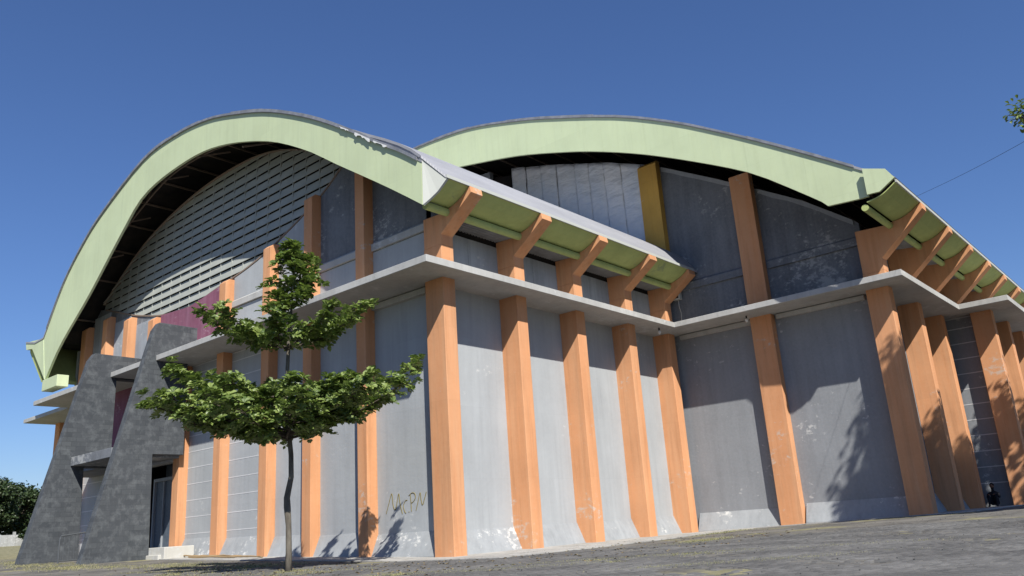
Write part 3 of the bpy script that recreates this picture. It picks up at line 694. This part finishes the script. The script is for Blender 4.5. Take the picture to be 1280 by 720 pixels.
# ------------------------------------------------------------------ trees
def leaf_arrays(n):
    return [], []
class Leaves:
    def __init__(s): s.v = []; s.f = []
    def leaf(s, p, d, nrm, L, W):
        d = d.normalized(); side = d.cross(nrm)
        if side.length < 1e-3: side = d.orthogonal()
        side.normalize(); nn = side.cross(d)
        k = len(s.v)
        mid = p+d*L*.55-nn*L*.03; tip = p+d*L-nn*L*.18
        fold = nn*W*.18
        for q in (p, p+d*L*.35+side*W*.32+fold, p+d*L*.72+side*W*.5+fold-nn*L*.05, tip, p+d*L*.72-side*W*.5+fold-nn*L*.05, p+d*L*.35-side*W*.32+fold, mid):
            s.v.append((q.x, q.y, q.z))
        s.f += [(k, k+1, k+6), (k+1, k+2, k+6), (k+2, k+3, k+6), (k+3, k+4, k+6), (k+4, k+5, k+6), (k+5, k, k+6)]
    def rosette(s, p, axis, rr, n=8, L=.2, W=.11):
        axis = axis.normalized(); u = axis.orthogonal().normalized(); w = axis.cross(u); a0 = rr.uniform(0, 6.28)
        for i in range(n):
            a = a0+2*math.pi*i/n+rr.uniform(-.3, .3); tilt = rr.uniform(.1, .75)
            dd = (u*math.cos(a)+w*math.sin(a))*math.cos(tilt)+axis*math.sin(tilt)
            l = L*rr.uniform(.65, 1.2)
            s.leaf(p+dd*.02, dd, axis, l, W*l/L*rr.uniform(.8, 1.15))
    def mesh(s, name, mat):
        me = bpy.data.meshes.new(name); me.from_pydata(s.v, [], s.f); me.materials.append(mat); return me

def almond_tree():
    rr = random.Random(21)
    B = Vector((-4.95, .67, g(-4.95, .67)))
    t = empty('young_tree', B, 'young tree with flat leaf tiers on a slim trunk before the grey wall', 'tree')
    # trunk leans a little, following the kinks of the photographed stem
    tp = [(0, 0, -.1, .105), (0, -.02, .5, .082), (.01, .02, 1.2, .076), (.0, .08, 1.7, .095), (.02, .13, 1.95, .085), (.02, -.06, 2.5, .072), (.02, -.04, 3.1, .068), (0, .04, 3.7, .066), (0, .12, 4.6, .06), (0, .16, 5.6, .055), (0, .10, 6.6, .045), (0, -.04, 7.6, .032), (0, -.1, 8.7, .02), (0, -.12, 9.2, .01)]
    m_ = MB(); m_.tube([B+Vector(p[:3]) for p in tp], [p[3] for p in tp], 10)
    obj('trunk', m_, M['bark'], t, smooth=True)
    limbs = MB(); LV = Leaves()
    def at(z):
        for a, c in zip(tp[:-1], tp[1:]):
            if a[2] <= z <= c[2]:
                k = (z-a[2])/(c[2]-a[2]); return B+Vector(a[:3]).lerp(Vector(c[:3]), k)
        return B+Vector(tp[-1][:3])
    def branch(z0, ang, rad, rise, droop, ntw, spread, dens, r0, L=.2, start=.2):
        p0 = at(z0); dv = Vector((math.cos(ang), math.sin(ang), 0)); sv = Vector((-dv.y, dv.x, 0))
        N = 10; pts = []
        for i in range(N+1):
            k = i/N; z = rise*k+droop*k*k
            pts.append(p0+dv*rad*k+sv*.18*math.sin(k*5+ang)*rad*.2+Vector((0, 0, z)))
        limbs.tube(pts, [r0*(1-.75*i/N) for i in range(N+1)], 6)
        for j in range(ntw):
            k = start+(1-start)*(j+rr.random())/ntw; i = min(N-1, int(k*N)); p = pts[i].lerp(pts[i+1], k*N-i)
            sgn = rr.choice((-1, 1)); ln = spread*(1.15-.5*k)*rr.uniform(.4, 1.1)
            dd = (sv*sgn*rr.uniform(.6, 1)+dv*rr.uniform(.2, .9)+Vector((0, 0, rr.uniform(-.25, .45)))).normalized()
            q = p+dd*ln
            limbs.tube([p, p.lerp(q, .5)+Vector((0, 0, .04)), q], [.016, .012, .007], 5)
            for h in range(dens):
                kk = rr.uniform(.25, 1.0) if h else 1.0
                c = p.lerp(q, kk)+Vector((rr.gauss(0, .13), rr.gauss(0, .13), rr.gauss(0, .10)))
                ax = Vector((rr.gauss(0, .35), rr.gauss(0, .35), 1)) + dd*.4
                LV.rosette(c, ax, rr, rr.randint(7, 10), L, L*.68)
        for h in range(3): LV.rosette(pts[-1]+Vector((rr.gauss(0, .08), rr.gauss(0, .08), rr.gauss(0, .06))), Vector((rr.gauss(0, .3), rr.gauss(0, .3), 1)), rr, 9, L, L*.56)
    # image plane runs roughly (0.64,-0.77): right; (-0.64,0.77): left
    RT = math.atan2(-.766, .643); LT = RT+math.pi
    for (dz, a, rad, rise, dr, nt_) in ((3.65, LT, 3.95, .55, .55, 17), (3.8, LT-.5, 3.6, .9, .5, 15), (3.7, LT+.55, 3.4, .5, .5, 13), (4.1, LT+.1, 3.3, 1.2, .4, 13),
                                        (3.7, RT, 3.3, .45, .75, 13), (3.9, RT+.25, 3.75, .5, 1.35, 11), (3.8, RT-.55, 3.2, .5, .6, 13), (4.0, RT+.75, 3.0, .8, .5, 12),
                                        (3.6, LT+1.2, 3.0, .4, .5, 13), (3.7, LT-1.2, 3.0, .8, .5, 13), (3.5, LT+1.9, 2.6, .5, .4, 12), (3.6, LT-1.75, 2.4, .7, .4, 11), (3.55, RT+.1, 1.8, .4, .3, 9), (3.55, LT+.2, 1.9, .3, .3, 10), (3.65, LT+.3, 2.6, .1, .3, 9), (4.1, LT+.2, 1.5, .3, .3, 8), (4.2, RT-.3, 1.5, .3, .3, 8), (4.0, RT+1.6, 1.5, .3, .3, 7), (4.6, LT-.9, 1.3, .3, .3, 6), (4.3, 4.1, 2.2, .35, .2, 8), (4.4, 3.3, 2.3, .4, .2, 8), (4.4, 4.9, 2.3, .4, .2, 8), (4.7, 2.6, 1.9, .3, .2, 7), (4.7, 5.5, 1.9, .3, .2, 7), (3.6, LT-.8, 2.5, .2, .2, 8)):
        branch(dz, a, rad, rise, dr, int(nt_*1.45), .62, 5, .032, .18)
    for (dz, a, rad, rise, dr, nt_) in ((6.15, LT, 2.55, .55, .75, 11), (6.2, LT-.6, 2.0, .5, .6, 8), (6.2, LT+.6, 1.9, .4, .5, 8), (6.15, RT, 2.35, .35, .85, 10), (6.2, RT+.6, 1.9, .5, .5, 8),
                                        (6.2, RT-.6, 1.8, .4, .5, 8), (6.1, LT+1.5, 1.6, .4, .4, 8), (6.2, LT-1.5, 1.5, .5, .4, 7)):
        branch(dz, a, rad, rise, dr, int(nt_*1.5), .36, 4, .024, .185)
    for z0, n, rad in ((6.9, 3, .5), (7.3, 5, .95), (7.7, 6, .85), (8.1, 5, .75), (8.45, 5, .6), (8.75, 4, .4)):
        for i in range(n): branch(z0, rr.uniform(0, 6.28), rad*rr.uniform(.4, .8), .3, .15, 2, .2, 2, .012, .21, .1)
    for h in range(5): LV.rosette(at(9.1)+Vector((rr.gauss(0, .1), rr.gauss(0, .1), rr.uniform(-.2, .2))), Vector((rr.gauss(0, .4), rr.gauss(0, .4), 1)), rr, 9)
    obj('limbs', limbs, M['bark_dark'], t)
    link('crown', LV.mesh('crown', M['leaf']), t)
almond_tree()

def bushy_tree(name, base, rad, hgt, crown_z, label, cat, group, mat, seed, nclump=60, per=60, L=.3, trunk_r=.2, extra=()):
    rr = random.Random(seed); B = Vector(base)
    t = empty(name, B, label, cat, group)
    C = B+Vector((0, 0, crown_z)); LV = Leaves(); m_ = MB()
    m_.tube([B-Vector((0, 0, .2)), B+Vector((.1, .05, crown_z*.5)), C], [trunk_r, trunk_r*.75, trunk_r*.4], 9)
    obj('trunk', m_, M['bark_dark'], t, smooth=True)
    lm = MB()
    for i in range(nclump):
        d = Vector((rr.gauss(0, 1), rr.gauss(0, 1), rr.gauss(0, 1))).normalized(); k = rr.uniform(.35, 1)**.6
        c = C+Vector((d.x*rad[0]*k, d.y*rad[1]*k, d.z*rad[2]*k))
        if i % 3 == 0: lm.tube([C.lerp(B, .25), C.lerp(c, .5)-Vector((0, 0, .2)), c], [trunk_r*.3, trunk_r*.18, .02], 5)
        cr = rr.uniform(.5, 1.05)*min(rad)*.34
        for j in range(per):
            e = Vector((rr.gauss(0, 1), rr.gauss(0, 1), rr.gauss(0, .75)))
            e = e.normalized()*cr*rr.uniform(.4, 1.05)
            dd = Vector((rr.gauss(0, 1), rr.gauss(0, 1), rr.gauss(-.1, .6)))+e*.8
            LV.leaf(c+e, dd, (e.normalized()+Vector((0, 0, .8))), L*rr.uniform(.7, 1.2), L*.55)
    for c, cr, n in extra:
        c = Vector(c); lm.tube([C, C.lerp(c, .55)+Vector((0, 0, .35)), c], [trunk_r*.3, .05, .015], 6)
        for j in range(n):
            e = Vector((rr.gauss(0, 1), rr.gauss(0, 1), rr.gauss(0, .8))).normalized()*cr*rr.uniform(.15, 1.0)
            if j % 6 == 0: lm.tube([c-Vector((0, 0, cr*.3)), c+e], [.012, .005], 4)
            LV.leaf(c+e, Vector((rr.gauss(0, 1), rr.gauss(0, 1), rr.gauss(0, .5)))+e*2, Vector((0, 0, 1)), L*.5*rr.uniform(.7, 1.2), L*.3)
    obj('limbs', lm, M['bark_dark'], t); link('crown', LV.mesh('crown', mat), t)
    return t
# tree just off the right edge: throws its shadow over the right hand columns
bushy_tree('shade_tree', (9.6, -21.4, g(9, -21)), (3.1, 3.1, 4.6), 14, 13.8, 'leafy branch end of a tree reaching in at the upper right edge', 'tree', None, M['leaf'], 5, 110, 170, .32, .22,
           extra=[((8.3, -16.95, 11.5), .55, 200), ((8.5, -17.5, 11.7), .6, 180), ((8.8, -18.0, 12.2), .6, 150)])
bushy_tree('shade_tree', (20.5, -20.5, g(20, -20.5)), (4.4, 3.2, 3.8), 14, 10.0, 'tree outside the right edge that shades the far right columns', 'tree', None, M['leaf'], 6, 70, 80, .40, .22)
bushy_tree('shade_tree', (15.6, -20.0, g(15, -20)), (2.6, 2.4, 3.8), 14, 11.2, 'tree outside the right edge between the two other shade trees', 'tree', None, M['leaf'], 9, 70, 120, .34, .2)
# far trees at left
bg_ = 'trees in the distance at the left'
for i, (x, y, rz, cz, rx, lab, mt) in enumerate([(12.6, 86, 3.6, 5.0, 4.4, 'distant dark green round tree at the left edge behind a white wall', 'leaf_dark'),
                                        (18.2, 90, 3.2, 4.0, 4.2, 'distant darker low tree beside the foot of the slanting fin', 'leaf_dark'),
                                        (6.0, 92, 4.0, 5.4, 4.6, 'distant tree cut by the left edge of the photo', 'leaf_dark'),
                                        (24, 95, 3.2, 4.2, 4.2, 'distant tree behind the slanting entrance fin', 'leaf_dark')]):
    bushy_tree('background_tree', (x, y, g(x, y)), (rx, 3, rz), 9, cz, lab, 'tree', bg_, M[mt], 30+i, 70, 110, .42, .25)
bushy_tree('hedge_shrub', (16.6, 79.0, g(16, 79)), (1.6, .8, .7), 3, 1.0, 'dark shrub in front of the distant white wall', 'shrub', None, M['leaf_dark'], 77, 40, 50, .3, .08)

# distant white boundary wall
t = empty('boundary_wall', (11, 80, g(11, 80)), 'low white wall far off at the left across the grass', 'wall')
for i in range(7):
    x = 6+i*2.2; z = g(x, 80)
    m_ = MB(); m_.box((x+.12, 80, z-.2), (x+2.08, 80.15, z+1.15)); obj('wall_panel', m_, M['white_old'], t)
    m_ = MB(); m_.box((x-.12, 79.95, z-.2), (x+.115, 80.2, z+1.45)); obj('post', m_, M['white_old'], t)
# leaning pole at the left of the fin
p0 = Vector((-2.68, 26, g(-2.7, 26))); m_ = MB(); m_.tube([p0, p0+Vector((.08, .1, 1.1)), p0+Vector((.3, .1, 2.3))], [.05, .045, .03], 8)
o = obj('leaning_pole', m_, M['bamboo']); tag(o, 'pale thin pole leaning just left of the left slanting fin', 'pole')
# metal barrier gate between the fins
t = empty('barrier_gate', (-3.9, 18.6, g(-3.9, 18.6)), 'low dark metal barrier standing in front of the gap between the slanting fins', 'gate')
zb = g(-3.9, 18.6)
m_ = MB(); m_.tube([(-3.98, 18.6, zb), (-3.98, 18.6, zb+1.0), (-3.94, 18.6, zb+1.12), (-3.0, 18.6, zb+1.22), (-2.2, 18.6, zb+1.22), (-2.2, 18.6, zb)], .03, 6)
m_.tube([(-3.98, 18.6, zb+.12), (-2.2, 18.6, zb+.12)], .022, 6); obj('frame', m_, M['rail'], t)
for i in range(8):
    x = -3.8+i*.21; m_ = MB(); m_.tube([(x, 18.6, zb+.12), (x, 18.6, zb+1.2)], .012, 5); obj('bar', m_, M['rail'], t)

# bamboo poles lying by the wall
rb = random.Random(4)
labs = ['longest bamboo pole lying along the foot of the panelled wall', 'bamboo pole lying nearest the white steps', 'thin bamboo pole crossing the others on the ground', 'dark bamboo pole lying outermost on the apron', 'short bamboo pole lying against the skirt', 'bamboo pole ending under the tree shadow']
for i, (x0, y0, x1, y1) in enumerate([(-.15, 15.0, -.05, 10.6), (-.35, 15.2, -.3, 12.2), (-.55, 14.6, .0, 11.2), (-.8, 13.8, -.55, 9.8), (.05, 13.2, .1, 11.4), (-.45, 12.4, -.7, 8.6)]):
    a = Vector((x0, y0, g(x0, y0)+.07+.02*(i % 3))); c = Vector((x1, y1, g(x1, y1)+.06+.03*(i % 2)))
    m_ = MB(); n = 9; m_.tube([a.lerp(c, k/n)+Vector((0, 0, .015*math.sin(k*1.3+i))) for k in range(n+1)], [.032 if k % 2 else .028 for k in range(n+1)], 6)
    o = obj('bamboo_pole', m_, M['bamboo']); tag(o, labs[i], 'pole', 'bamboo poles lying by the wall')

# grass tufts
DRIFTS = [(-6.6, -5.5, 2.2, .5, 420), (-5.6, -7.8, 2.6, .6, 520), (-3.4, -8.2, 2.2, .5, 420), (-2.2, -10.0, 2.6, .7, 420), (-5.8, -12.0, 1.8, .4, 330), (-4.6, -13.2, 2.0, .5, 330), (-1.0, -12.6, 2.4, .5, 220),
          (3.2, -6.6, 2.4, .5, 200), (-6.0, 0.8, 2.6, .5, 360), (-5.0, 5.5, 2.6, .8, 300), (-4.6, 12, 3, 1.0, 260)]
def grass():
    rr = random.Random(8); v = []; f = []
    def tuft(x, y, n, h):
        z = g(x, y)
        for i in range(n):
            px, py = x+rr.gauss(0, .07), y+rr.gauss(0, .07); a = rr.uniform(0, 6.28); hh = h*rr.uniform(.4, 1.2); w = .006
            lx, ly = rr.gauss(0, .5)*hh, rr.gauss(0, .5)*hh; k = len(v)
            v.extend([(px-w*math.cos(a), py-w*math.sin(a), z), (px+w*math.cos(a), py+w*math.sin(a), z), (px+lx, py+ly, z+hh)])
            f.append((k, k+1, k+2))
    # patches laid along the paving, in front of wall B and the tree
    patches = [(-5.5, -1.2, 1.2, .6), (-4.9, .6, .5, .4), (5.0, -6.6, 1.6, .4), (-3.4, 4.5, 1.4, 1.4), (-3.8, 9, 1.3, 2.2), (-5.3, 14, 1.2, 2.5), (-4.8, 19, 1.2, 2.5), (-3, 24, 2, 2.5), (11, -4.0, 2, .4), (-6.2, 3.2, .8, 1.5)]
    # long thin drifts of dry grass, lying across the view
    vx, vy = .644, -.765
    for (x, y, ln, wd, n) in DRIFTS:
        for i in range(n):
            a = rr.gauss(0, ln*.5); c = rr.gauss(0, wd*.5); qx, qy = x+vx*a+vy*c*-1, y+vy*a+vx*c
            if qx > -1.35 and qy > -3.9: continue
            tuft(qx, qy, rr.randint(4, 9), rr.uniform(.012, .035))
    for (x, y, sx, sy_) in patches:
        for i in range(int(130*max(1, sx*sy_)**.7)):
            qx, qy = x+rr.gauss(0, sx*.6), y+rr.gauss(0, sy_*.6)
            if qx > -1.35 and qy > -1.8: continue
            tuft(qx, qy, rr.randint(5, 12), rr.uniform(.025, .075))
    me = bpy.data.meshes.new('grass'); me.from_pydata(v, [], f); me.materials.append(M['grass'])
    o = bpy.data.objects.new('grass', me); COL.objects.link(o); tag(o, 'dry yellow green grass tufts growing over the old paving', 'grass'); o['kind'] = 'stuff'
grass()
# litter: fallen leaves and stones near the wall foot
def litter():
    rr = random.Random(9); L_ = Leaves()
    for i in range(500):
        x, y = rr.choice([(-5+rr.gauss(0, 2.5), 1+rr.gauss(0, 3)), (rr.uniform(-8, 9), rr.uniform(-9, -1.9))])
        if x > -1.3 and y > -1.8: continue
        L_.leaf(Vector((x, y, g(x, y)+.02)), Vector((rr.gauss(0, 1), rr.gauss(0, 1), .05)), Vector((0, 0, 1)), .11, .06)
    b = NB('dead_leaf'); mt = b.out(b.mix(b.n('ShaderNodeNewGeometry').outputs['Random Per Island'], (.14, .09, .04), (.3, .24, .12)), .8)
    o = link('fallen_leaves', L_.mesh('fallen_leaves', mt)); tag(o, 'dead brown leaves scattered on the paving', 'leaves'); o['kind'] = 'stuff'
litter()
def pebbles():
    rr = random.Random(19); m_ = MB()
    for i in range(800):
        x, y = rr.uniform(-9, 12), rr.uniform(-16, 1.5)
        if rr.random() < .4: x, y = rr.uniform(-1.2, 14), rr.uniform(-2.9, -2.2)
        if y > -.3 and x > -1.2: continue
        if y > .2 and rr.random() < .5: y = rr.uniform(.2, 15); x = rr.uniform(-1.8, -1.0)
        r_ = rr.uniform(.006, .02); z = g(x, y)+.02+r_*.3
        m_.add([(x+r_, y, z), (x-r_*.5, y+r_*.8, z), (x-r_*.6, y-r_*.8, z), (x, y, z+r_*.8), (x, y, z-r_)], [(0, 1, 3), (1, 2, 3), (2, 0, 3), (1, 0, 4), (2, 1, 4), (0, 2, 4)])
    o = obj('gravel', m_, M['paver']); tag(o, 'loose grit and small stones scattered over the paving', 'gravel'); o['kind'] = 'stuff'
pebbles()

# ------------------------------------------------------------------ person in dark clothes sitting by the far wall
def person():
    B = Vector((24.05, -10.75, g(24, -10.7)+.03))
    t = empty('person', B, 'person in dark clothes sitting low in the shade by the far right wall', 'person')
    # seated on the ground facing -X, knees up, arms on knees
    V = [(.0, 0, .16), (.02, 0, .36), (.0, 0, .56), (-.02, 0, .66), (-.04, 0, .76), (-.05, 0, .88), (-.05, 0, .98),
         (-.08, .11, .15), (-.38, .16, .50), (-.34, .17, .24), (-.40, .17, .05), (-.55, .18, .035),
         (-.08, -.11, .15), (-.36, -.14, .50), (-.32, -.15, .24), (-.38, -.15, .05), (-.53, -.16, .035),
         (-.01, .19, .58), (-.14, .25, .38), (-.36, .16, .56), (-.42, .12, .55),
         (-.01, -.19, .58), (-.14, -.24, .38), (-.34, -.15, .56), (-.41, -.10, .55)]
    E_ = [(0, 1), (1, 2), (2, 3), (3, 4), (4, 5), (5, 6), (0, 7), (7, 8), (8, 9), (9, 10), (10, 11), (0, 12), (12, 13), (13, 14), (14, 15), (15, 16), (2, 17), (17, 18), (18, 19), (19, 20), (2, 21), (21, 22), (22, 23), (23, 24)]
    Rr = [.14, .13, .13, .06, .055, .09, .075, .10, .065, .055, .04, .035, .10, .065, .055, .04, .035, .06, .042, .033, .03, .06, .042, .033, .03]
    me = bpy.data.meshes.new('body'); me.from_pydata(V, E_, []); o = link('body', me, t, Vector((0, 0, 0)))
    o.modifiers.new('skin', 'SKIN'); md = o.modifiers.new('sub', 'SUBSURF'); md.levels = 1; md.render_levels = 2
    for i, r_ in enumerate(Rr): me.skin_vertices[0].data[i].radius = (r_, r_)
    me.skin_vertices[0].data[0].use_root = True
    me.materials.append(M['cloth'])
    # head, face and hair
    hm = MB(); C = Vector((-.06, 0, .90))
    def ell(c, r, n=12, mfun=None):
        vv = []; ff = []
        for i in range(n+1):
            th = math.pi*i/n
            for j in range(n):
                ph = 2*math.pi*j/n; vv.append((c[0]+r[0]*math.sin(th)*math.cos(ph), c[1]+r[1]*math.sin(th)*math.sin(ph), c[2]+r[2]*math.cos(th)))
        for i in range(n):
            for j in range(n): ff.append((i*n+j, i*n+(j+1) % n, (i+1)*n+(j+1) % n, (i+1)*n+j))
        return vv, ff
    hm.add(*ell((C.x, 0, C.z), (.098, .08, .115))); hm.add(*ell((C.x-.097, 0, C.z-.01), (.018, .013, .022), 6))
    for s in (-1, 1): hm.add(*ell((C.x, s*.08, C.z), (.02, .01, .03), 6))
    o = link('head', hm.mesh('head', M['skin'], True), t, Vector((0, 0, 0)))
    hr = MB(); hr.add(*ell((C.x+.018, 0, C.z+.03), (.105, .092, .105))); link('hair', hr.mesh('hair', M['hair'], True), t, Vector((0, 0, 0)))
    for s in (-1, 1):
        hd = MB(); p = Vector((-.45, s*.10, .54)); hd.add(*ell(p, (.045, .032, .02), 8))
        for k in range(4): a = p+Vector((-.035, (k-1.5)*.016, 0)); hd.tube([a, a+Vector((-.03, 0, -.008)), a+Vector((-.05+.006*abs(k-1.5), 0, -.03))], [.009, .008, .006], 6)
        a = p+Vector((-.005, -s*.03, 0)); hd.tube([a, a+Vector((-.025, -s*.018, -.01)), a+Vector((-.045, -s*.016, -.02))], [.010, .009, .007], 6)
        link('hand', hd.mesh('hand', M['skin'], True), t, Vector((0, 0, 0)))
person()
